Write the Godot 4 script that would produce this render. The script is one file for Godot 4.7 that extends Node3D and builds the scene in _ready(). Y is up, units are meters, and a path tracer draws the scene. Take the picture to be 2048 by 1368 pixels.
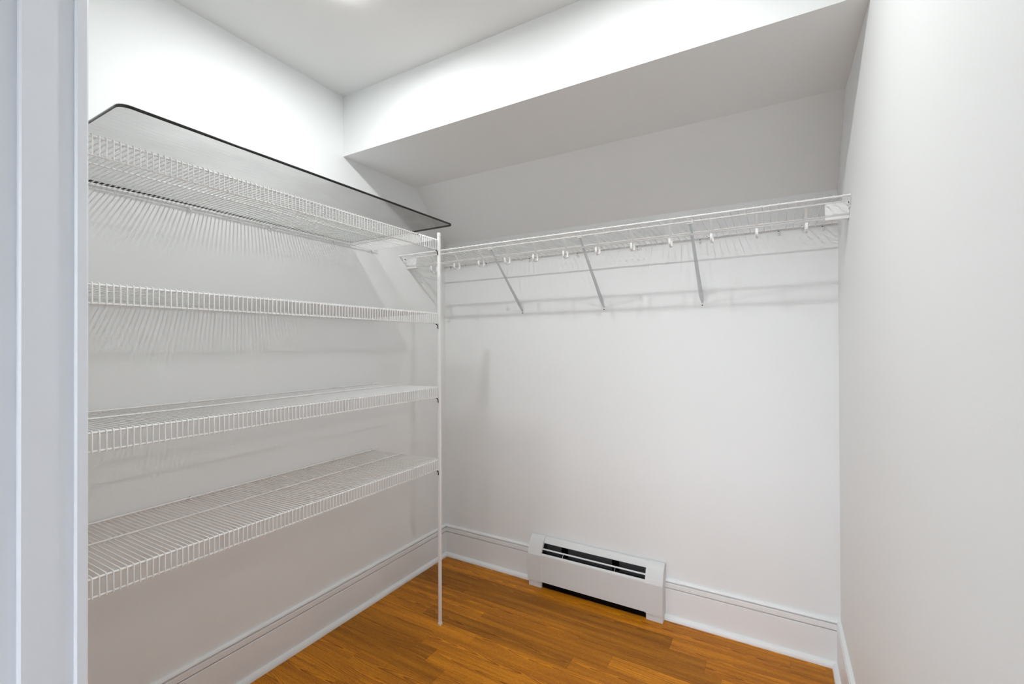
extends Node3D
# A walk-in closet: wire shelving on the left wall and under a sloped bulkhead, a baseboard heater, an oak strip floor.
# x: from the left wall to the right, y: up, z: from the back wall towards the doorway where the camera stands. Metres.

const W := 2.0045          # right wall
const HC := 2.4873         # ceiling
const ZF := 2.040          # room face of the doorway wall
const ZH := 2.165          # hall face of the doorway wall
const BULK := [0.7727, 2.2015, 0.2647, 1.9213]   # bulkhead: front z, underside y, slope top z, slope foot y

var M := {}
var used := {}

# ---------------------------------------------------------------- shape helpers
func mb() -> SurfaceTool:
	var st := SurfaceTool.new()
	st.begin(Mesh.PRIMITIVE_TRIANGLES)
	return st

func tri(st: SurfaceTool, p: Array, n: Array, uv: Array = []) -> void:
	var order := [0, 1, 2]
	if (p[1] - p[0]).cross(p[2] - p[0]).dot(n[0] + n[1] + n[2]) > 0.0:
		order = [0, 2, 1]
	for i in order:
		st.set_normal(n[i])
		if uv.size():
			st.set_uv(uv[i])
		st.add_vertex(p[i])

func quad(st: SurfaceTool, a: Vector3, b: Vector3, c: Vector3, d: Vector3, n: Vector3, uv: Array = []) -> void:
	tri(st, [a, b, c], [n, n, n], [uv[0], uv[1], uv[2]] if uv.size() else [])
	tri(st, [a, c, d], [n, n, n], [uv[0], uv[2], uv[3]] if uv.size() else [])

func quad_smooth(st: SurfaceTool, p: Array, n: Array) -> void:
	tri(st, [p[0], p[1], p[2]], [n[0], n[1], n[2]])
	tri(st, [p[0], p[2], p[3]], [n[0], n[2], n[3]])

# a box with chamfered edges
func box(st: SurfaceTool, lo: Vector3, hi: Vector3, b := 0.001) -> void:
	var c := (lo + hi) * 0.5
	var h := (hi - lo) * 0.5
	b = minf(b, minf(h.x, minf(h.y, h.z)) * 0.9)
	for ax in 3:
		var u := (ax + 1) % 3
		var v := (ax + 2) % 3
		for s in [-1.0, 1.0]:
			var n := Vector3.ZERO
			n[ax] = s
			var ps := []
			for k in [[-1, -1], [1, -1], [1, 1], [-1, 1]]:
				var p := Vector3.ZERO
				p[ax] = s * h[ax]
				p[u] = k[0] * (h[u] - b)
				p[v] = k[1] * (h[v] - b)
				ps.append(c + p)
			quad(st, ps[0], ps[1], ps[2], ps[3], n)
		if b > 0.0:
			for su in [-1.0, 1.0]:
				for sv in [-1.0, 1.0]:
					var n2 := Vector3.ZERO
					n2[u] = su
					n2[v] = sv
					var q := []
					for e in [[-1, 0], [1, 0], [1, 1], [-1, 1]]:
						var p2 := Vector3.ZERO
						p2[ax] = e[0] * (h[ax] - b)
						p2[u] = su * (h[u] - (b if e[1] == 0 else 0.0))
						p2[v] = sv * (h[v] - (0.0 if e[1] == 0 else b))
						q.append(c + p2)
					quad(st, q[0], q[1], q[2], q[3], n2.normalized())
	if b > 0.0:
		for sx in [-1.0, 1.0]:
			for sy in [-1.0, 1.0]:
				for sz in [-1.0, 1.0]:
					var k3 := Vector3(sx, sy, sz)
					var n3 := k3.normalized()
					tri(st, [c + k3 * Vector3(h.x, h.y - b, h.z - b), c + k3 * Vector3(h.x - b, h.y, h.z - b), c + k3 * Vector3(h.x - b, h.y - b, h.z)], [n3, n3, n3])

# a round bar swept along points
func tube(st: SurfaceTool, pts: Array, r: float, sides := 8) -> void:
	var rings := []
	var dirs := []
	var prev := Vector3.ZERO
	for i in pts.size():
		var d: Vector3
		if i == 0:
			d = (pts[1] - pts[0]).normalized()
		elif i == pts.size() - 1:
			d = (pts[i] - pts[i - 1]).normalized()
		else:
			d = ((pts[i] - pts[i - 1]).normalized() + (pts[i + 1] - pts[i]).normalized()).normalized()
		var a := prev - d * prev.dot(d)
		if i == 0 or a.length() < 0.01:
			a = d.cross(Vector3.UP if absf(d.y) < 0.9 else Vector3.RIGHT)
		a = a.normalized()
		prev = a
		var b := d.cross(a)
		var ring := []
		for k in sides:
			var t := TAU * k / sides
			ring.append(a * cos(t) + b * sin(t))
		rings.append(ring)
		dirs.append(d)
	for i in pts.size() - 1:
		for k in sides:
			var m := (k + 1) % sides
			var n0: Vector3 = rings[i][k]
			var n1: Vector3 = rings[i][m]
			var n2: Vector3 = rings[i + 1][m]
			var n3: Vector3 = rings[i + 1][k]
			quad_smooth(st, [pts[i] + n0 * r, pts[i] + n1 * r, pts[i + 1] + n2 * r, pts[i + 1] + n3 * r], [n0, n1, n2, n3])
	for e in [0, pts.size() - 1]:
		var n: Vector3 = dirs[e] * (-1.0 if e == 0 else 1.0)
		for k in range(1, sides - 1):
			tri(st, [pts[e] + rings[e][0] * r, pts[e] + rings[e][k] * r, pts[e] + rings[e][k + 1] * r], [n, n, n])

# a flat ribbon of width w (along x) and thickness t that follows points in the z-y plane
func strap(st: SurfaceTool, zy: Array, w: float, t: float, x := 0.0) -> void:
	var outer := []
	var inner := []
	for i in zy.size():
		var d: Vector2 = (zy[mini(i + 1, zy.size() - 1)] - zy[maxi(i - 1, 0)]).normalized()
		var n := Vector2(-d.y, d.x)
		outer.append(zy[i] + n * t * 0.5)
		inner.append(zy[i] - n * t * 0.5)
	var poly := outer.duplicate()
	inner.reverse()
	poly.append_array(inner)
	extrude(st, poly, x - w * 0.5, x + w * 0.5)

# a closed outline in the z-y plane pushed along x
func extrude(st: SurfaceTool, zy: Array, x0: float, x1: float) -> void:
	var flat := PackedVector2Array(zy)
	var area := 0.0
	for i in flat.size():
		area += flat[i].cross(flat[(i + 1) % flat.size()])
	for i in flat.size():
		var a := flat[i]
		var b := flat[(i + 1) % flat.size()]
		var d := b - a
		var n := (Vector2(d.y, -d.x) * signf(area)).normalized()
		quad(st, Vector3(x0, a.y, a.x), Vector3(x1, a.y, a.x), Vector3(x1, b.y, b.x), Vector3(x0, b.y, b.x), Vector3(0, n.y, n.x))
	var ix := Geometry2D.triangulate_polygon(flat)
	for i in range(0, ix.size(), 3):
		for e in [[x0, Vector3.LEFT], [x1, Vector3.RIGHT]]:
			var ps := []
			for k in 3:
				ps.append(Vector3(e[0], flat[ix[i + k]].y, flat[ix[i + k]].x))
			tri(st, ps, [e[1], e[1], e[1]])

# a turned shape: [radius, y] points round a vertical axis
func lathe(st: SurfaceTool, prof: Array, at: Vector3, sides := 40) -> void:
	for i in prof.size() - 1:
		var a: Vector2 = prof[i]
		var b: Vector2 = prof[i + 1]
		var d := (b - a).normalized()
		var n2 := Vector2(d.y, -d.x)
		for k in sides:
			var t0 := TAU * k / sides
			var t1 := TAU * (k + 1) / sides
			var c0 := Vector3(cos(t0), 0, sin(t0))
			var c1 := Vector3(cos(t1), 0, sin(t1))
			var na := c0 * n2.x + Vector3.UP * n2.y
			var nb := c1 * n2.x + Vector3.UP * n2.y
			var p := [at + c0 * a.x + Vector3.UP * a.y, at + c1 * a.x + Vector3.UP * a.y, at + c1 * b.x + Vector3.UP * b.y, at + c0 * b.x + Vector3.UP * b.y]
			if a.x < 1e-5:
				tri(st, [p[0], p[2], p[3]], [na, nb, na])
			elif b.x < 1e-5:
				tri(st, [p[0], p[1], p[2]], [na, nb, nb])
			else:
				quad_smooth(st, p, [na, nb, nb, na])

# moulding: (depth, height) outline run along a wall, with mitred inside corners; out = direction into the room
func moulding(st: SurfaceTool, prof: Array, origin: Vector3, along: Vector3, out: Vector3, length: float, m0: float, m1: float) -> void:
	var n := prof.size()
	for i in n - 1:
		var a: Vector2 = prof[i]
		var b: Vector2 = prof[i + 1]
		var d := (b - a).normalized()
		var nn := out * -d.y + Vector3.UP * d.x
		if nn.dot(out) < -0.2:
			nn = -nn
		var p := []
		for e in [[a, 0], [a, 1], [b, 1], [b, 0]]:
			var q: Vector2 = e[0]
			var s := q.x * m0 if e[1] == 0 else length - q.x * m1
			p.append(origin + along * s + out * q.x + Vector3.UP * q.y)
		quad(st, p[0], p[1], p[2], p[3], nn)
	for e in [[0, m0, -along], [1, m1, along]]:
		if e[1] == 0.0:
			var s2: float = 0.0 if e[0] == 0 else length
			var flat := PackedVector2Array(prof)
			flat.append(Vector2(0, prof[n - 1].y))
			flat.append(Vector2(0, prof[0].y))
			var ix := Geometry2D.triangulate_polygon(flat)
			for i in range(0, ix.size(), 3):
				var ps := []
				for k in 3:
					ps.append(origin + along * s2 + out * flat[ix[i + k]].x + Vector3.UP * flat[ix[i + k]].y)
				tri(st, ps, [e[2], e[2], e[2]])

# ---------------------------------------------------------------- naming helpers
func numbered(called: String) -> String:
	var k: int = used.get(called, 0)
	used[called] = k + 1
	return called if k == 0 else "%s_%03d" % [called, k]

func obj(called: String, st: SurfaceTool, mat: Material, parent: Node3D = null) -> MeshInstance3D:
	var mesh := st.commit()
	return place(called, mesh, mat, parent)

func place(called: String, mesh: Mesh, mat: Material, parent: Node3D = null) -> MeshInstance3D:
	var o := MeshInstance3D.new()
	o.mesh = mesh
	o.material_override = mat
	o.cast_shadow = GeometryInstance3D.SHADOW_CASTING_SETTING_ON
	if parent:
		o.name = called
		parent.add_child(o, true)
	else:
		o.name = numbered(called)
		add_child(o, true)
	return o

func thing(called: String, label: String, category: String, at := Vector3.ZERO, group := "") -> Node3D:
	var o := Node3D.new()
	o.name = numbered(called)
	add_child(o, true)
	o.position = at
	tag(o, label, category, group)
	return o

func tag(o: Node3D, label: String, category: String, group := "") -> void:
	o.set_meta("label", label)
	o.set_meta("category", category)
	if group:
		o.set_meta("group", group)

func struct(called: String, label: String, category: String, st: SurfaceTool, mat: Material) -> MeshInstance3D:
	var o := obj(called, st, mat)
	o.set_meta("kind", "structure")
	tag(o, label, category)
	return o

func dup(src: Node3D, at: Vector3, label: String) -> Node3D:
	var o: Node3D = src.duplicate()
	o.name = numbered(String(src.name))
	add_child(o, true)
	o.position = at
	o.set_meta("label", label)
	return o

# ---------------------------------------------------------------- materials
func plain(c: Color, rough := 0.6, spec := 0.5, metal := 0.0) -> StandardMaterial3D:
	var m := StandardMaterial3D.new()
	m.albedo_color = c
	m.roughness = rough
	m.metallic_specular = spec
	m.metallic = metal
	return m

func paint(c: Color, rough: float, scale: float, bump: float, seed_no: int) -> StandardMaterial3D:
	var m := plain(c, rough)
	var n := FastNoiseLite.new()
	n.seed = seed_no
	n.noise_type = FastNoiseLite.TYPE_SIMPLEX_SMOOTH
	n.frequency = 0.035
	n.fractal_octaves = 3
	var t := NoiseTexture2D.new()
	t.width = 512
	t.height = 512
	t.seamless = true
	t.as_normal_map = true
	t.bump_strength = bump
	t.noise = n
	m.normal_enabled = true
	m.normal_texture = t
	m.normal_scale = 1.0
	m.uv1_triplanar = true
	m.uv1_world_triplanar = true
	m.uv1_scale = Vector3.ONE * scale
	return m

# an atlas of sixteen oak strips: cathedral and straight grain, pores and colour drift
const STRIPS := 16
const SW := 2048
const SH := 96
func oak_atlas() -> ImageTexture:
	var px := PackedByteArray()
	px.resize(SW * SH * STRIPS * 3)
	var warp := FastNoiseLite.new()
	warp.seed = 5
	warp.frequency = 1.0
	warp.fractal_octaves = 2
	var pore := FastNoiseLite.new()
	pore.seed = 11
	pore.frequency = 1.0
	pore.fractal_octaves = 2
	var rng := RandomNumberGenerator.new()
	rng.seed = 77
	var at := 0
	for s in STRIPS:
		var cathedral := s % 5 < 3
		var v0 := rng.randf_range(0.25, 0.75)
		var sweep := rng.randf_range(16.0, 30.0)
		var run := rng.randf_range(5.0, 9.0) * (1.0 if rng.randf() < 0.5 else -1.0)
		var lines := rng.randf_range(9.0, 15.0)
		var depth := rng.randf_range(0.58, 0.88) * (1.0 if cathedral else 0.65)
		var off := s * 37.7
		var centre := PackedFloat32Array()
		centre.resize(SW)
		for i in SW:
			centre[i] = v0 + 0.24 * warp.get_noise_2d(i * 0.0020, off + 3.0)
		for j in SH:
			var v := float(j) / SH
			for i in SW:
				var u := 2.0 * i / SW
				var w := warp.get_noise_2d(u * 1.6 + off, v * 0.9)
				var f: float
				if cathedral:
					var dv := v - centre[i]
					f = u * run + sweep * dv * dv / (0.30 + absf(dv)) + w * 0.7
				else:
					f = v * lines + w * 1.5 + u * 1.2 + 0.5 * warp.get_noise_2d(u * 1.2 + off, v * 5.0)
				var pr := pore.get_noise_2d(u * 22.0 + off * 3.0, v * 70.0)
				var fine := pore.get_noise_2d(u * 60.0 - off, v * 210.0 + 9.0)
				var ring := f + 0.07 * fine
				ring -= floorf(ring)
				var dark := pow(ring, 2.2)
				if ring > 0.9:
					dark *= (1.0 - ring) / 0.1
				var drift := warp.get_noise_2d(u * 1.3 - off, v * 2.4 + 5.0)
				var tone := 1.0 - depth * dark * clampf(0.85 + 0.9 * pr, 0.2, 1.5) + 0.15 * pr + 0.17 * fine + 0.22 * drift + 0.04
				tone = clampf(tone, 0.25, 1.3)
				var k := 1.0 - tone
				px[at] = int(clampf(204.0 * (1.0 - 0.66 * k), 0, 255))
				px[at + 1] = int(clampf(129.0 * (1.0 - 0.83 * k), 0, 255))
				px[at + 2] = int(clampf(26.0 * (1.0 - 1.0 * k), 0, 255))
				at += 3
	return ImageTexture.create_from_image(Image.create_from_data(SW, SH * STRIPS, false, Image.FORMAT_RGB8, px))

# the sheet's bronze tint: fine streaks of dust and film along its length
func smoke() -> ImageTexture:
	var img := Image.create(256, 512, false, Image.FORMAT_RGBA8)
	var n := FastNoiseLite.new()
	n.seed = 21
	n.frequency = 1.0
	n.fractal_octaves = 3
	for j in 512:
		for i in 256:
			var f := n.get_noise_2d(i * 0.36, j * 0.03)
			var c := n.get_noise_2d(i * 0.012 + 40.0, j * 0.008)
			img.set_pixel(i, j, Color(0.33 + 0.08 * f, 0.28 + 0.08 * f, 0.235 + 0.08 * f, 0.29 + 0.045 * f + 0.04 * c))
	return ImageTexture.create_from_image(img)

func materials() -> void:
	M.wall = paint(Color(0.946, 0.955, 0.957), 0.55, 9.0, 0.3, 1)
	M.ceiling = paint(Color(0.944, 0.95, 0.951), 0.9, 7.0, 0.25, 2)
	M.trim = plain(Color(0.945, 0.953, 0.957), 0.35)
	M.jamb = plain(Color(0.93, 0.935, 0.95), 0.4)
	M.wire = plain(Color(0.965, 0.965, 0.965), 0.3)
	M.plastic = plain(Color(0.955, 0.955, 0.955), 0.35)
	M.enamel = plain(Color(0.88, 0.885, 0.885), 0.4)
	M.strut = plain(Color(0.84, 0.87, 0.89), 0.35)
	M.dark = plain(Color(0.10, 0.10, 0.105), 0.6)
	M.fin = plain(Color(0.30, 0.31, 0.32), 0.5, 0.5)
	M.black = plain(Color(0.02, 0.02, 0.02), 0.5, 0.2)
	M.screw = plain(Color(0.22, 0.22, 0.22), 0.4, 0.5, 0.6)
	M.slab = plain(Color(0.12, 0.07, 0.03), 0.9)
	M.edge = plain(Color(0.05, 0.05, 0.05), 0.15)
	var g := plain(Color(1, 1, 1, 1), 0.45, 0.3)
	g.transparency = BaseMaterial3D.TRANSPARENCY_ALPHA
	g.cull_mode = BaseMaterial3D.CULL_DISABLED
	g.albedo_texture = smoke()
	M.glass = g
	var p := plain(Color(1, 1, 1, 0.05), 0.03)
	p.transparency = BaseMaterial3D.TRANSPARENCY_ALPHA
	M.pane = p
	var lens := plain(Color(0.95, 0.95, 0.95), 0.5)
	lens.emission_enabled = true
	lens.emission = Color(1.0, 0.99, 0.97)
	lens.emission_energy_multiplier = 20.0
	M.lens = lens
	var oak := plain(Color(1, 1, 1), 0.36, 0.3)
	oak.albedo_texture = oak_atlas()
	oak.vertex_color_use_as_albedo = true
	M.oak = oak

# ---------------------------------------------------------------- camera, sky, lights
func view_and_light() -> void:
	var cam := Camera3D.new()
	cam.name = "camera"
	add_child(cam)
	cam.fov = 73.8025
	cam.near = 0.02
	cam.basis = Basis(Vector3(0.864498, -0.003889, -0.502618), Vector3(0.005905, 0.999980, 0.002418), Vector3(0.502598, -0.005059, 0.864505)).orthonormalized()
	cam.position = Vector3(1.7889, 1.3, 2.2487)
	cam.current = true
	var sky := ProceduralSkyMaterial.new()
	sky.sky_top_color = Color(0.80, 0.83, 0.87)
	sky.sky_horizon_color = Color(0.89, 0.905, 0.925)
	sky.ground_bottom_color = Color(0.42, 0.42, 0.42)
	sky.ground_horizon_color = Color(0.66, 0.68, 0.70)
	sky.sky_energy_multiplier = 2.8
	sky.ground_energy_multiplier = 2.0
	var env := Environment.new()
	env.background_mode = Environment.BG_SKY
	env.sky = Sky.new()
	env.sky.sky_material = sky
	env.tonemap_mode = Environment.TONE_MAPPER_LINEAR
	env.tonemap_exposure = 1.3
	env.sdfgi_enabled = true
	env.ssao_enabled = true
	env.ssil_enabled = true
	var we := WorldEnvironment.new()
	we.name = "world_environment"
	we.environment = env
	add_child(we)

func downlight(x: float, z: float, energy: float, label: String) -> void:
	var t := thing("ceiling_light", label, "light", Vector3(x, HC, z), "recessed ceiling lights")
	var ring := mb()
	lathe(ring, [Vector2(0.075, 0.0), Vector2(0.073, -0.003), Vector2(0.062, -0.004), Vector2(0.058, 0.0)], Vector3.ZERO)
	obj("trim_ring", ring, M.plastic, t)
	var d := mb()
	lathe(d, [Vector2(0.0585, -0.002), Vector2(0.0570, -0.010), Vector2(0.0480, -0.016), Vector2(0.025, -0.0195), Vector2(0.0, -0.0205)], Vector3.ZERO)
	obj("diffuser", d, M.lens, t)
	var l := AreaLight3D.new()
	l.name = "lamp"
	l.area_size = Vector2(0.055, 0.055)
	l.light_energy = energy
	l.light_color = Color(0.988, 1.0, 0.997)
	l.area_range = 8.0
	l.area_attenuation = 2.0
	l.shadow_enabled = true
	t.add_child(l)
	l.position = Vector3(0, -0.0225, 0)
	l.rotation.x = -PI / 2

# ---------------------------------------------------------------- the room
func room() -> void:
	var st := mb()
	box(st, Vector3(-0.10, -0.12, -0.10), Vector3(2.9, -0.019, 4.7), 0.0)
	var floor_slab := struct("floor", "honey oak strip floor running parallel to the back wall", "floor", st, M.slab)
	planks(floor_slab)
	st = mb()
	box(st, Vector3(-0.10, HC, -0.10), Vector3(2.9, HC + 0.1, 4.7), 0.0)
	struct("ceiling", "flat white painted ceiling with recessed lights", "ceiling", st, M.ceiling)
	st = mb()
	box(st, Vector3(-0.10, -0.02, -0.10), Vector3(0.0, HC, ZF), 0.0)
	struct("wall_left", "white painted wall behind the four wire shelves", "wall", st, M.wall)
	st = mb()
	box(st, Vector3(W, -0.02, -0.10), Vector3(W + 0.1, HC, ZF), 0.0)
	struct("wall_right", "bare white painted wall at the right of the heater", "wall", st, M.wall)
	st = mb()
	box(st, Vector3(0.0, -0.02, -0.10), Vector3(W, BULK[3], 0.0), 0.0)
	struct("wall_back", "white painted wall behind the hanging shelf and the heater", "wall", st, M.wall)
	st = mb()
	extrude(st, [Vector2(BULK[0], HC), Vector2(BULK[0], BULK[1]), Vector2(BULK[2], BULK[1]), Vector2(0.0, BULK[3]), Vector2(-0.1, BULK[3]), Vector2(-0.1, HC)], 0.0, W)
	struct("ceiling_bulkhead", "boxed white bulkhead with a sloped rear face above the back shelf", "ceiling", st, M.wall)
	# the doorway wall behind the shelves' near ends
	var dx0 := 1.075
	var dx1 := 1.90
	var dh := 2.06
	st = mb()
	box(st, Vector3(-0.1, -0.02, ZF), Vector3(dx0, HC, ZH), 0.0)
	struct("wall_front", "white wall with the doorway the view comes through", "wall", st, M.wall)
	st = mb()
	box(st, Vector3(dx1, -0.02, ZF), Vector3(W + 0.1, HC, ZH), 0.0)
	struct("wall_front", "narrow white wall strip between the doorway and the right wall", "wall", st, M.wall)
	st = mb()
	box(st, Vector3(dx0, dh, ZF), Vector3(dx1, HC, ZH), 0.0)
	struct("wall_front", "white wall above the doorway head", "wall", st, M.wall)
	# door lining: a jamb with two stepped stops
	var door := thing("door_1", "white painted door frame at the near left edge of the view", "door frame", Vector3(dx0, 0, ZH))
	door.set_meta("kind", "structure")
	var px := -dx0
	var pz := -ZH
	for side in [[dx0, 1.0], [dx1, -1.0]]:
		var x: float = side[0]
		var s: float = side[1]
		for piece in [["jamb", 0.0, 0.009, ZF + 0.004, ZH], ["door_stop", 0.009, 0.019, ZF + 0.004, 2.0939], ["door_stop", 0.019, 0.025, ZF - 0.001, 2.0507]]:
			st = mb()
			var xa: float = x + s * piece[1]
			var xb: float = x + s * piece[2]
			box(st, Vector3(minf(xa, xb) + px, 0, piece[3] + pz), Vector3(maxf(xa, xb) + px, dh - piece[2], piece[4] + pz), 0.0018)
			obj(piece[0], st, M.jamb, door)
	st = mb()
	box(st, Vector3(dx0 + 0.009 + px, dh - 0.02, ZF + 0.004 + pz), Vector3(dx1 - 0.009 + px, dh, ZH + pz), 0.003)
	obj("head_jamb", st, M.jamb, door)
	for cx in [[dx0 - 0.075, dx0], [dx1, dx1 + 0.075]]:
		st = mb()
		box(st, Vector3(cx[0] + px, 0, ZH + pz), Vector3(cx[1] + px, dh + 0.075, ZH + 0.018 + pz), 0.004)
		obj("casing", st, M.jamb, door)
	# the hall the camera stands in, lit by a window in its far wall
	st = mb()
	box(st, Vector3(-0.10, -0.02, ZH), Vector3(0.0, HC, 4.7), 0.0)
	struct("wall_hall_left", "white hall wall on the far side of the doorway", "wall", st, M.wall)
	st = mb()
	box(st, Vector3(2.8, -0.02, ZH), Vector3(2.9, HC, 4.7), 0.0)
	struct("wall_hall_right", "white hall wall opposite the hall's left wall", "wall", st, M.wall)
	st = mb()
	box(st, Vector3(W + 0.1, -0.02, ZF), Vector3(2.9, HC, ZH), 0.0)
	struct("wall_hall_front", "white hall wall beside the closet", "wall", st, M.wall)
	for b in [[0.0, 0.3, 0.0, HC], [2.5, 2.8, 0.0, HC], [0.3, 2.5, 0.0, 0.7], [0.3, 2.5, 2.2, HC]]:
		st = mb()
		box(st, Vector3(b[0], b[2] - (0.02 if b[2] == 0.0 else 0.0), 4.6), Vector3(b[1], b[3], 4.7), 0.0)
		struct("wall_hall_back", "white hall wall around the hall window", "wall", st, M.wall)
	var win := thing("window_1", "white framed window at the end of the hall", "window", Vector3(1.4, 0.7, 4.65))
	win.set_meta("kind", "structure")
	for b in [[-1.1, -1.05, 0.0, 1.5], [1.05, 1.1, 0.0, 1.5], [-1.05, 1.05, 0.0, 0.05], [-1.05, 1.05, 1.45, 1.5], [-0.02, 0.02, 0.05, 1.45]]:
		st = mb()
		box(st, Vector3(b[0], b[2], -0.03), Vector3(b[1], b[3], 0.03), 0.003)
		obj("frame", st, M.trim, win)
	for b in [[-1.05, -0.02], [0.02, 1.05]]:
		st = mb()
		box(st, Vector3(b[0], 0.05, -0.003), Vector3(b[1], 1.45, 0.003), 0.0)
		obj("pane", st, M.pane, win)
	skirting()

func skirting() -> void:
	var board := [Vector2(0.0140, 0.0), Vector2(0.0140, 0.1405), Vector2(0.0126, 0.1425), Vector2(0.0, 0.1430)]
	var cap := [Vector2(0.0060, 0.1430), Vector2(0.0060, 0.1468), Vector2(0.0145, 0.1474), Vector2(0.0152, 0.1490), Vector2(0.0152, 0.1682), Vector2(0.0145, 0.1698), Vector2(0.0060, 0.1702), Vector2(0.0060, 0.1734), Vector2(0.0130, 0.1738), Vector2(0.0138, 0.1775), Vector2(0.0112, 0.1830), Vector2(0.0070, 0.1856), Vector2(0.0, 0.1860)]
	var shoe := [Vector2(0.0138, 0.0), Vector2(0.0320, 0.0), Vector2(0.0320, 0.0060), Vector2(0.0300, 0.0125), Vector2(0.0255, 0.0175), Vector2(0.0195, 0.0205), Vector2(0.0138, 0.0215)]
	var runs := [
		["baseboard_left", "white moulded baseboard under the four wire shelves", Vector3(0, 0, 0), Vector3(0, 0, 1), Vector3(1, 0, 0), ZF, 1.0, 0.0],
		["baseboard_back", "short white moulded baseboard between the corner and the heater", Vector3(0, 0, 0), Vector3(1, 0, 0), Vector3(0, 0, 1), 0.6215, 1.0, 0.0],
		["baseboard_back", "white moulded baseboard from the heater to the right wall", Vector3(1.3215, 0, 0), Vector3(1, 0, 0), Vector3(0, 0, 1), W - 1.3215, 0.0, 1.0],
		["baseboard_right", "white moulded baseboard along the bare right wall", Vector3(W, 0, 0), Vector3(0, 0, 1), Vector3(-1, 0, 0), ZF, 1.0, 0.0],
	]
	for r in runs:
		var st := mb()
		moulding(st, board, Vector3.ZERO, r[3], r[4], r[5], r[6], r[7])
		var o := struct(r[0], r[1], "baseboard", st, M.trim)
		o.position = r[2]
		for part in [["cap_moulding", cap], ["shoe_moulding", shoe]]:
			st = mb()
			moulding(st, part[1], Vector3.ZERO, r[3], r[4], r[5], r[6], r[7])
			obj(part[0], st, M.trim, o)

# each row: z of its far edge is k * 0.0826 - 0.0192; joints in x as the photograph shows them, then tones left to right
func planks(parent: Node3D) -> void:
	var rows := [
		[[], [[1.06, 0]]],
		[[1.828], [[0.92, 1], [0.80, 3]]],
		[[1.385], [[0.66, 2], [1.08, 5]]],
		[[0.36, 1.533], [[0.70, 6], [0.72, 13], [0.98, 7]]],
		[[1.024, 1.598], [[0.84, 10], [0.72, 4], [1.0, 8]]],
		[[0.557, 1.19], [[1.0, 11], [0.78, 9], [1.02, 3]]],
		[[0.30, 1.052], [[0.88, 12], [0.72, 15], [0.86, 1]]],
		[[0.625, 1.66], [[0.92, 14], [0.98, 2], [0.8, 6]]],
		[[0.44, 1.35], [[0.80, 8], [0.98, 0], [0.9, 4]]],
		[[0.529, 1.72], [[0.72, 3], [0.96, 5], [0.8, 9]]],
		[[0.635, 1.5], [[0.74, 13], [0.98, 7], [0.9, 2]]],
		[[0.25, 1.12], [[0.96, 10], [0.86, 12], [1.0, 1]]],
	]
	var rng := RandomNumberGenerator.new()
	rng.seed = 4
	while rows.size() < 27:
		var a := rng.randf_range(0.3, 0.8)
		var b := a + rng.randf_range(0.6, 1.0)
		rows.append([[a, b], [[rng.randf_range(0.7, 1.05), rng.randi() % STRIPS], [rng.randf_range(0.7, 1.05), rng.randi() % STRIPS], [rng.randf_range(0.7, 1.05), rng.randi() % STRIPS]]])
	var gap := 0.00015
	var ch := 0.0004
	for k in rows.size():
		var z0 := -0.0192 + k * 0.0826 if k > 0 else 0.0
		var z1 := -0.0192 + (k + 1) * 0.0826
		var xs: Array = [0.0]
		xs.append_array(rows[k][0])
		xs.append(W if z1 < ZF else 2.8)
		for i in xs.size() - 1:
			var tone: float = pow(rows[k][1][i][0] / 0.9, 1.55) * 0.98
			var strip: int = rows[k][1][i][1]
			var u_off: float = fposmod(k * 0.37 + i * 0.21, 1.0) * maxf(0.0, 1.0 - (xs[i + 1] - xs[i]) / 1.95)
			var flip := (k + i) % 2 == 0
			var st := mb()
			st.set_color(Color(tone, tone * (0.97 + 0.03 * tone), tone * (0.93 + 0.06 * tone)))
			var lo := Vector2(xs[i] + gap, z0 + gap)
			var hi := Vector2(xs[i + 1] - gap, z1 - gap)
			var top := []
			var rim := []
			var uv := []
			for c in [[0, 0], [1, 0], [1, 1], [0, 1]]:
				var p := Vector2(hi.x if c[0] else lo.x, hi.y if c[1] else lo.y)
				var q := Vector2(p.x + (-ch if c[0] else ch), p.y + (-ch if c[1] else ch))
				top.append(Vector3(q.x, 0.0, q.y))
				rim.append(Vector3(p.x, -ch, p.y))
				var v: float = (1.0 - c[1] if flip else float(c[1])) * 0.96 + 0.02
				uv.append(Vector2(u_off + (p.x - xs[i]) / 1.95, (strip + v) / STRIPS))
			quad(st, top[0], top[1], top[2], top[3], Vector3.UP, uv)
			for e in 4:
				var f := (e + 1) % 4
				var n: Vector3 = ((rim[e] + rim[f]) * 0.5 - (top[0] + top[2]) * 0.5) * Vector3(1, 0, 1)
				n = Vector3(signf(n.x) if e % 2 == 1 else 0.0, 0, signf(n.z) if e % 2 == 0 else 0.0)
				quad(st, top[e], top[f], rim[f], rim[e], (n + Vector3.UP).normalized(), [uv[e], uv[f], uv[f], uv[e]])
				quad(st, rim[e], rim[f], rim[f] + Vector3.DOWN * 0.018, rim[e] + Vector3.DOWN * 0.018, n, [uv[e], uv[f], uv[f], uv[e]])
			obj("plank", st, M.oak, parent)

# ---------------------------------------------------------------- wire shelves
func clip_meshes() -> Array:
	var c := mb()
	box(c, Vector3(-0.0050, -0.013, 0.0), Vector3(0.0050, 0.0075, 0.0035), 0.0012)
	box(c, Vector3(-0.0035, -0.006, 0.0035), Vector3(0.0035, -0.0035, 0.0125), 0.001)
	box(c, Vector3(-0.0035, -0.006, 0.0105), Vector3(0.0035, 0.0015, 0.0125), 0.0008)
	var s := mb()
	tube(s, [Vector3(0, 0.0040, 0.0030), Vector3(0, 0.0040, 0.0052)], 0.0029, 8)
	return [c.commit(), s.commit()]

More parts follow.
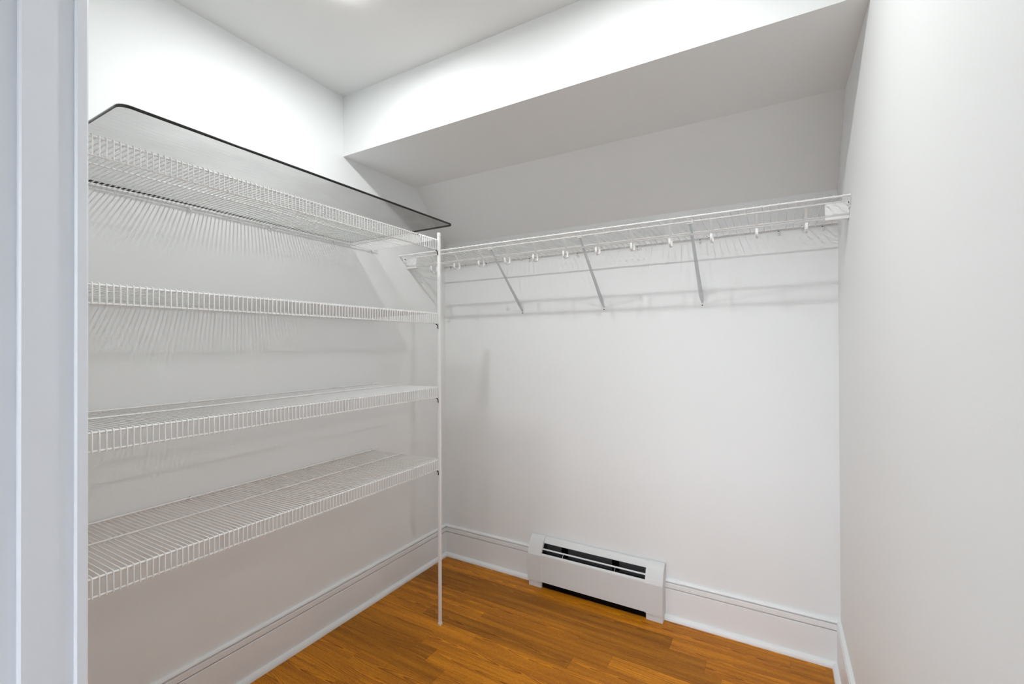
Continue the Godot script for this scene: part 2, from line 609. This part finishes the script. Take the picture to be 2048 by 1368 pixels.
func left_shelf() -> Node3D:
	# local origin on the left wall at the deck's front height; deck 0.43 deep, from the pole to the doorway wall
	var t := thing("wire_shelf", "topmost white wire shelf on the left wall, carrying a glass sheet", "shelf", Vector3(0, 1.7885, 0), "wire shelves on the left wall")
	var wire := mb()
	tube(wire, [Vector3(0.006, -0.0070, 0), Vector3(0.4275, 0, 0), Vector3(0.4312, -0.0012, 0), Vector3(0.4330, -0.0048, 0), Vector3(0.4330, -0.0500, 0)], 0.0016, 6)
	var wm := wire.commit()
	for k in 110:
		var o := place("wire", wm, M.wire, t)
		o.position.z = 0.5985 + k * 0.0131
	for r in [["front_rail", 0.4282, -0.0050, 0.0032, 0.5955], ["lip_rail", 0.4285, -0.0480, 0.0030, 0.5955], ["middle_rail", 0.205, 0.0006, 0.0026, 0.560], ["back_rail", 0.0105, -0.0024, 0.0028, 0.562]]:
		var st := mb()
		tube(st, [Vector3(r[1], r[2], r[4]), Vector3(r[1], r[2], 2.032)], r[3], 10)
		obj(r[0], st, M.wire, t)
	var cm := clip_meshes()
	for z in [0.603, 0.832, 1.140, 1.434, 1.735, 2.0]:
		var c := place("wall_clip", cm[0], M.plastic, t)
		c.rotation.y = PI / 2
		c.position = Vector3(0.0, -0.0060, z)
		place("screw", cm[1], M.screw, c)
	var hook := mb()
	tube(hook, [Vector3(0.4262, -0.0500, 0.6075), Vector3(0.4290, -0.0530, 0.6020), Vector3(0.4310, -0.0590, 0.5980), Vector3(0.4316, -0.0730, 0.5965)], 0.0021, 8)
	var h := obj("pole_clip", hook, M.black, t)
	h.set_meta("label", "black rubber tipped clip")
	return t

func shelves() -> void:
	var first := left_shelf()
	for s in [[1.4465, "second white wire shelf from the top on the left wall, just above eye level"], [1.1045, "third white wire shelf from the top on the left wall, seen from just above"], [0.7695, "lowest white wire shelf on the left wall, nearest the baseboard"]]:
		dup(first, Vector3(0, s[0], 0), s[1])
	# the support pole at the shelves' far front corner
	var p := thing("support_pole", "thin square white pole holding the left shelves' front corners", "pole", Vector3(0.4317, 0, 0.5875))
	var st := mb()
	box(st, Vector3(-0.0064, 0.004, -0.0064), Vector3(0.0064, 1.812, 0.0064), 0.0016)
	obj("tube", st, M.wire, p)
	st = mb()
	box(st, Vector3(-0.0076, 1.801, -0.0076), Vector3(0.0076, 1.821, 0.0076), 0.0028)
	obj("top_cap", st, M.plastic, p)
	st = mb()
	box(st, Vector3(-0.0080, 0.0003, -0.0080), Vector3(0.0080, 0.0135, 0.0080), 0.0018)
	obj("foot_cap", st, M.plastic, p)

func rounded_rect(x0: float, x1: float, z0: float, z1: float, r: float) -> Array:
	var out := []
	for c in [[x1 - r, z1 - r, 0.0], [x0 + r, z1 - r, 0.25], [x0 + r, z0 + r, 0.5], [x1 - r, z0 + r, 0.75]]:
		for k in 7:
			var a: float = TAU * (c[2] + 0.25 * k / 6.0)
			out.append(Vector2(c[0] + r * cos(a), c[1] + r * sin(a)))
	return out

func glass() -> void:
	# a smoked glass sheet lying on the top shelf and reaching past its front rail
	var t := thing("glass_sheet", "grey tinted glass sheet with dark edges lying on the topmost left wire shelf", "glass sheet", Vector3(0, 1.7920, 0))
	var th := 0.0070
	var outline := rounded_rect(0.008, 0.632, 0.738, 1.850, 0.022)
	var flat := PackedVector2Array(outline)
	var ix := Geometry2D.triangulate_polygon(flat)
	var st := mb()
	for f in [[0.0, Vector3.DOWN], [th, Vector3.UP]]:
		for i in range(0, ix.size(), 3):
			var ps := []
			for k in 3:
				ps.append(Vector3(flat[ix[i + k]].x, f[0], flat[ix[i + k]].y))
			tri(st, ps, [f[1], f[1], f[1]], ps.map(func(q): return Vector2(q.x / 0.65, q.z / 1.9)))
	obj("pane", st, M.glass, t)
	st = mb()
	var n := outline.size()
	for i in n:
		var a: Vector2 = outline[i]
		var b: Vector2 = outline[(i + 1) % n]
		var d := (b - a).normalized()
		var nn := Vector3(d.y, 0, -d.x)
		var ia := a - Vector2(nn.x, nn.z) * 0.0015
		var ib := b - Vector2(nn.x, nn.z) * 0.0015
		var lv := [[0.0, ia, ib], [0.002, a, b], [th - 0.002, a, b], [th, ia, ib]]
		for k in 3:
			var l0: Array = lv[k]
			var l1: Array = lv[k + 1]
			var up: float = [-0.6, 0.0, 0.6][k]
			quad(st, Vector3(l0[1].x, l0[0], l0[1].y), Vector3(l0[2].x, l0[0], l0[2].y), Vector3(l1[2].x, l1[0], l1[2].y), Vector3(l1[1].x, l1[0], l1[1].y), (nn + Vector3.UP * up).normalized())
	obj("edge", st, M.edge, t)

func hanging_shelf() -> void:
	var y := 1.7905
	var t := thing("hanging_shelf", "white wire shelf with hanging hooks along the back wall", "shelf", Vector3(0, y, 0))
	var wire := mb()
	tube(wire, [Vector3(0, -0.0105, 0.006), Vector3(0, 0.0, 0.4005), Vector3(0, -0.0012, 0.4035), Vector3(0, -0.0050, 0.4040)], 0.0016, 6)
	var wm := wire.commit()
	for k in 76:
		var o := place("wire", wm, M.wire, t)
		o.position.x = 1.9813 - 0.0262 * k
	for r in [["front_rail", 0.4005, -0.0046, 0.0034], ["middle_rail", 0.3320, -0.0064, 0.0032], ["inner_rail", 0.1550, -0.0110, 0.0030], ["back_rail", 0.0105, -0.0058, 0.0030], ["hang_rail", 0.3310, -0.0585, 0.0034]]:
		var st := mb()
		tube(st, [Vector3(0.003, r[2], r[1]), Vector3(W - 0.003, r[2], r[1])], r[3], 10)
		obj(r[0], st, M.wire, t)
	for x in [0.0035, W - 0.0125]:
		var st := mb()
		tube(st, [Vector3(x, -0.0046, 0.4005), Vector3(x + 0.009, -0.0046, 0.4005)], 0.0046, 10)
		obj("rail_cap", st, M.plastic, t)
	var cm := clip_meshes()
	for c in [[0.0472, 0.0], [0.1598, 0.007], [0.3096, 0.0], [0.5479, 0.011], [0.5989, 0.0], [0.8847, 0.0], [1.0186, 0.013], [1.1988, 0.0], [1.4862, 0.0], [1.5157, 0.013], [1.7979, 0.0], [1.882, 0.013], [1.9521, 0.0]]:
		var o := place("wall_clip", cm[0], M.plastic, t)
		o.position = Vector3(c[0], -0.0190 + c[1], 0.0)
		place("screw", cm[1], M.screw, o)
	# twelve open hooks
	var k0 := thing("rod_hook", "", "hook", Vector3(0.1690, y, 0), "open hooks under the back shelf")
	var hk := mb()
	var zy := [Vector2(0.3320, -0.0115), Vector2(0.3290, -0.0150), Vector2(0.3030, -0.0410), Vector2(0.2890, -0.0550), Vector2(0.2850, -0.0650), Vector2(0.2846, -0.0760)]
	for i in 9:
		var a := PI + PI * i / 8.0
		zy.append(Vector2(0.3080 + 0.0234 * cos(a), -0.0790 + 0.0155 * sin(a)))
	zy.append(Vector2(0.3312, -0.0632))
	strap(hk, zy, 0.0080, 0.0036)
	obj("strap", hk, M.plastic, k0)
	var names := ["partly behind the pole", "second from the pole end", "third from the pole end", "fourth from the pole end", "fifth from the pole end", "sixth from the pole", "sixth from the right wall", "fifth from the right wall", "fourth from the right wall", "third from the right wall", "second from the right wall", "nearest the right wall"]
	for i in 12:
		var lab: String = "white open hook under the back shelf, " + names[i]
		if i == 0:
			k0.set_meta("label", lab)
		else:
			dup(k0, Vector3(0.1690 + 0.15575 * i, y, 0), lab)
	# braces from the middle rail down to the wall
	var b0 := thing("shelf_brace", "diagonal white metal brace under the back shelf, nearest the pole", "brace", Vector3(0.553, y, 0), "diagonal braces under the back shelf")
	var st := mb()
	var p0 := Vector2(0.332, -0.014)
	var p1 := Vector2(0.0045, -0.3030)
	var ax := (p1 - p0).normalized()
	var nr := Vector2(-ax.y, ax.x)
	if nr.y > 0:
		nr = -nr
	# a folded V strip, wider low down
	var segs := [[0.0, 0.0055], [0.1, 0.0058], [0.55, 0.0075], [0.90, 0.0095], [1.0, 0.0040]]
	for i in segs.size() - 1:
		var a: Array = segs[i]
		var b: Array = segs[i + 1]
		var ca: Vector2 = p0.lerp(p1, a[0])
		var cb: Vector2 = p0.lerp(p1, b[0])
		for s in [-1.0, 1.0]:
			for lay in [0.0, 0.0014]:
				var fa: Vector2 = ca + nr * (0.0050 - lay)
				var fb: Vector2 = cb + nr * (0.0050 - lay)
				var ea: Vector2 = ca - nr * lay
				var eb: Vector2 = cb - nr * lay
				var nv := Vector3(s * 0.6, nr.y, nr.x).normalized() * (1.0 if lay == 0.0 else -1.0)
				quad(st, Vector3(0, fa.y, fa.x), Vector3(0, fb.y, fb.x), Vector3(s * b[1], eb.y, eb.x), Vector3(s * a[1], ea.y, ea.x), nv)
			var ra: Vector2 = ca - nr * 0.0014
			var rb: Vector2 = cb - nr * 0.0014
			quad(st, Vector3(s * a[1], ca.y, ca.x), Vector3(s * b[1], cb.y, cb.x), Vector3(s * b[1], rb.y, rb.x), Vector3(s * a[1], ra.y, ra.x), Vector3(s, 0, 0))
	obj("strut", st, M.strut, b0)
	st = mb()
	box(st, Vector3(-0.0125, -0.0165, 0.3260), Vector3(0.0125, -0.0130, 0.3400), 0.001)
	for x in [-0.0095, 0.0095]:
		tube(st, [Vector3(x, -0.0145, 0.3370), Vector3(x, -0.0064, 0.3378), Vector3(x, -0.0010, 0.3355), Vector3(x, 0.0002, 0.3310)], 0.0018, 6)
	obj("rail_clip", st, M.plastic, b0)
	st = mb()
	box(st, Vector3(-0.0110, -0.3250, 0.0), Vector3(0.0110, -0.2970, 0.0030), 0.0008)
	var plate := obj("wall_plate", st, M.plastic, b0)
	st = mb()
	tube(st, [Vector3(0, -0.3145, 0.0028), Vector3(0, -0.3145, 0.0046)], 0.0030, 8)
	obj("screw", st, M.screw, plate)
	dup(b0, Vector3(1.0275, y, 0), "diagonal white metal brace under the middle of the back shelf")
	dup(b0, Vector3(1.4945, y, 0), "diagonal white metal brace under the back shelf, nearest the right wall")
	# end brackets on the side walls
	for e in [[0.0, 1.0, "white plastic end bracket holding the back shelf to the left wall"], [W, -1.0, "white plastic end bracket holding the back shelf to the right wall"]]:
		var s: float = e[1]
		var o := thing("end_bracket", e[2], "bracket", Vector3(e[0], y, 0), "end brackets of the back shelf")
		var cuts := [["face", 0.0, 0.069, -0.0640, -0.0100, 0.3365, 0.3395], ["shelf_seat", 0.0, 0.069, -0.0665, -0.0635, 0.3180, 0.3395], ["side_plate", 0.0, 0.003, -0.0640, -0.0130, 0.2900, 0.3365], ["screw_tab", 0.0, 0.003, -0.0360, -0.0050, 0.3390, 0.3720]]
		for c in cuts:
			st = mb()
			box(st, Vector3(minf(s * c[1], s * c[2]), c[3], c[5]), Vector3(maxf(s * c[1], s * c[2]), c[4], c[6]), 0.0012)
			var part := obj(c[0], st, M.plastic, o)
			if c[0] == "screw_tab":
				st = mb()
				tube(st, [Vector3(s * 0.0028, -0.017, 0.357), Vector3(s * 0.0048, -0.017, 0.357)], 0.0030, 8)
				obj("screw", st, M.screw, part)

# ---------------------------------------------------------------- heater
func heater() -> void:
	var x0 := 0.6180
	var x1 := 1.3250
	var c0 := 0.6985
	var c1 := 1.2435
	var t := thing("baseboard_heater", "grey white enamelled baseboard heater with a louvred slot", "heater", Vector3(0, 0, 0))
	var st := mb()
	box(st, Vector3(x0 + 0.004, 0.030, 0.0005), Vector3(x1 - 0.004, 0.250, 0.0030), 0.0)
	obj("back_plate", st, M.fin, t)
	# hood from the wall over to the slot
	st = mb()
	extrude(st, [Vector2(0.0032, 0.2540), Vector2(0.0150, 0.2535), Vector2(0.0195, 0.2515), Vector2(0.0240, 0.2460), Vector2(0.0365, 0.2285), Vector2(0.0352, 0.2272), Vector2(0.0225, 0.2445), Vector2(0.0185, 0.2495), Vector2(0.0145, 0.2515), Vector2(0.0032, 0.2520)], c0, c1)
	obj("hood", st, M.enamel, t)
	# front panel with a rolled top
	st = mb()
	extrude(st, [Vector2(0.0740, 0.0360), Vector2(0.0740, 0.1720), Vector2(0.0730, 0.1772), Vector2(0.0700, 0.1815), Vector2(0.0670, 0.1850), Vector2(0.0655, 0.1838), Vector2(0.0690, 0.1800), Vector2(0.0715, 0.1762), Vector2(0.0725, 0.1720), Vector2(0.0725, 0.0360)], c0, c1)
	obj("front_panel", st, M.enamel, t)
	# the slat across the slot
	st = mb()
	extrude(st, [Vector2(0.0528, 0.2068), Vector2(0.0568, 0.2010), Vector2(0.0555, 0.2000), Vector2(0.0512, 0.2058)], c0, c1)
	obj("damper_slat", st, M.enamel, t)
	# finned element in the dark inside
	st = mb()
	box(st, Vector3(c0, 0.085, 0.010), Vector3(c1, 0.165, 0.062), 0.002)
	obj("heating_element", st, M.dark, t)
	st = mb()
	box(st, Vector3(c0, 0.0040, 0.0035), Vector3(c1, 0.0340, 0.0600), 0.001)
	obj("toe_shade", st, M.black, t)  # black filler added as the deep shade in the gap below the panel
	st = mb()
	box(st, Vector3(c0, 0.176, 0.0031), Vector3(c1, 0.238, 0.0060), 0.0)
	obj("reflector", st, M.fin, t)
	for x in [c0, c1 - 0.001]:
		st = mb()
		extrude(st, [Vector2(0.0062, 0.040), Vector2(0.0715, 0.040), Vector2(0.0715, 0.1700), Vector2(0.0640, 0.1830), Vector2(0.0500, 0.2010), Vector2(0.0340, 0.2240), Vector2(0.0200, 0.2440), Vector2(0.0062, 0.2450)], x, x + 0.001)
		obj("end_shade", st, M.dark, t)  # thin dark sheet added as the shade inside the hollow end cap
	for x in [0.806, 1.083]:
		st = mb()
		box(st, Vector3(x - 0.018, 0.090, 0.0062), Vector3(x + 0.018, 0.236, 0.0100), 0.0005)
		obj("support_bracket", st, M.black, t)
		st = mb()
		tube(st, [Vector3(x + 0.012, 0.172, 0.066), Vector3(x + 0.010, 0.186, 0.060), Vector3(x + 0.012, 0.2010, 0.0545)], 0.0011, 6)
		obj("damper_arm", st, M.enamel, t)
	# end caps with their feet
	for c in [[x0, c0, 0.0], [c1, x1, 1.0]]:
		st = mb()
		extrude(st, [Vector2(0.0032, 0.0350), Vector2(0.0765, 0.0350), Vector2(0.0765, 0.1730), Vector2(0.0756, 0.1762), Vector2(0.0700, 0.1895), Vector2(0.0625, 0.2060), Vector2(0.0540, 0.2215), Vector2(0.0445, 0.2350), Vector2(0.0345, 0.2460), Vector2(0.0250, 0.2530), Vector2(0.0165, 0.2565), Vector2(0.0032, 0.2572)], c[0], c[1])
		var cap := obj("end_cap", st, M.enamel, t)
		st = mb()
		box(st, Vector3(c[0] + 0.0040, 0.0005, 0.0035), Vector3(c[1] - 0.0010, 0.0355, 0.0695), 0.0010)
		obj("foot", st, M.enamel, cap)
		st = mb()
		var xm: float = c[0] + 0.010
		box(st, Vector3(xm, 0.1205, 0.0762), Vector3(xm + 0.048, 0.1225, 0.0773), 0.0003)
		obj("latch_ridge", st, M.enamel, cap)

func _ready() -> void:
	view_and_light()
	materials()
	downlight(0.575, 1.252, 0.60, "round recessed ceiling light nearer the left wall")
	downlight(1.415, 1.270, 0.52, "round recessed ceiling light nearer the right wall")
	room()
	shelves()
	glass()
	hanging_shelf()
	heater()
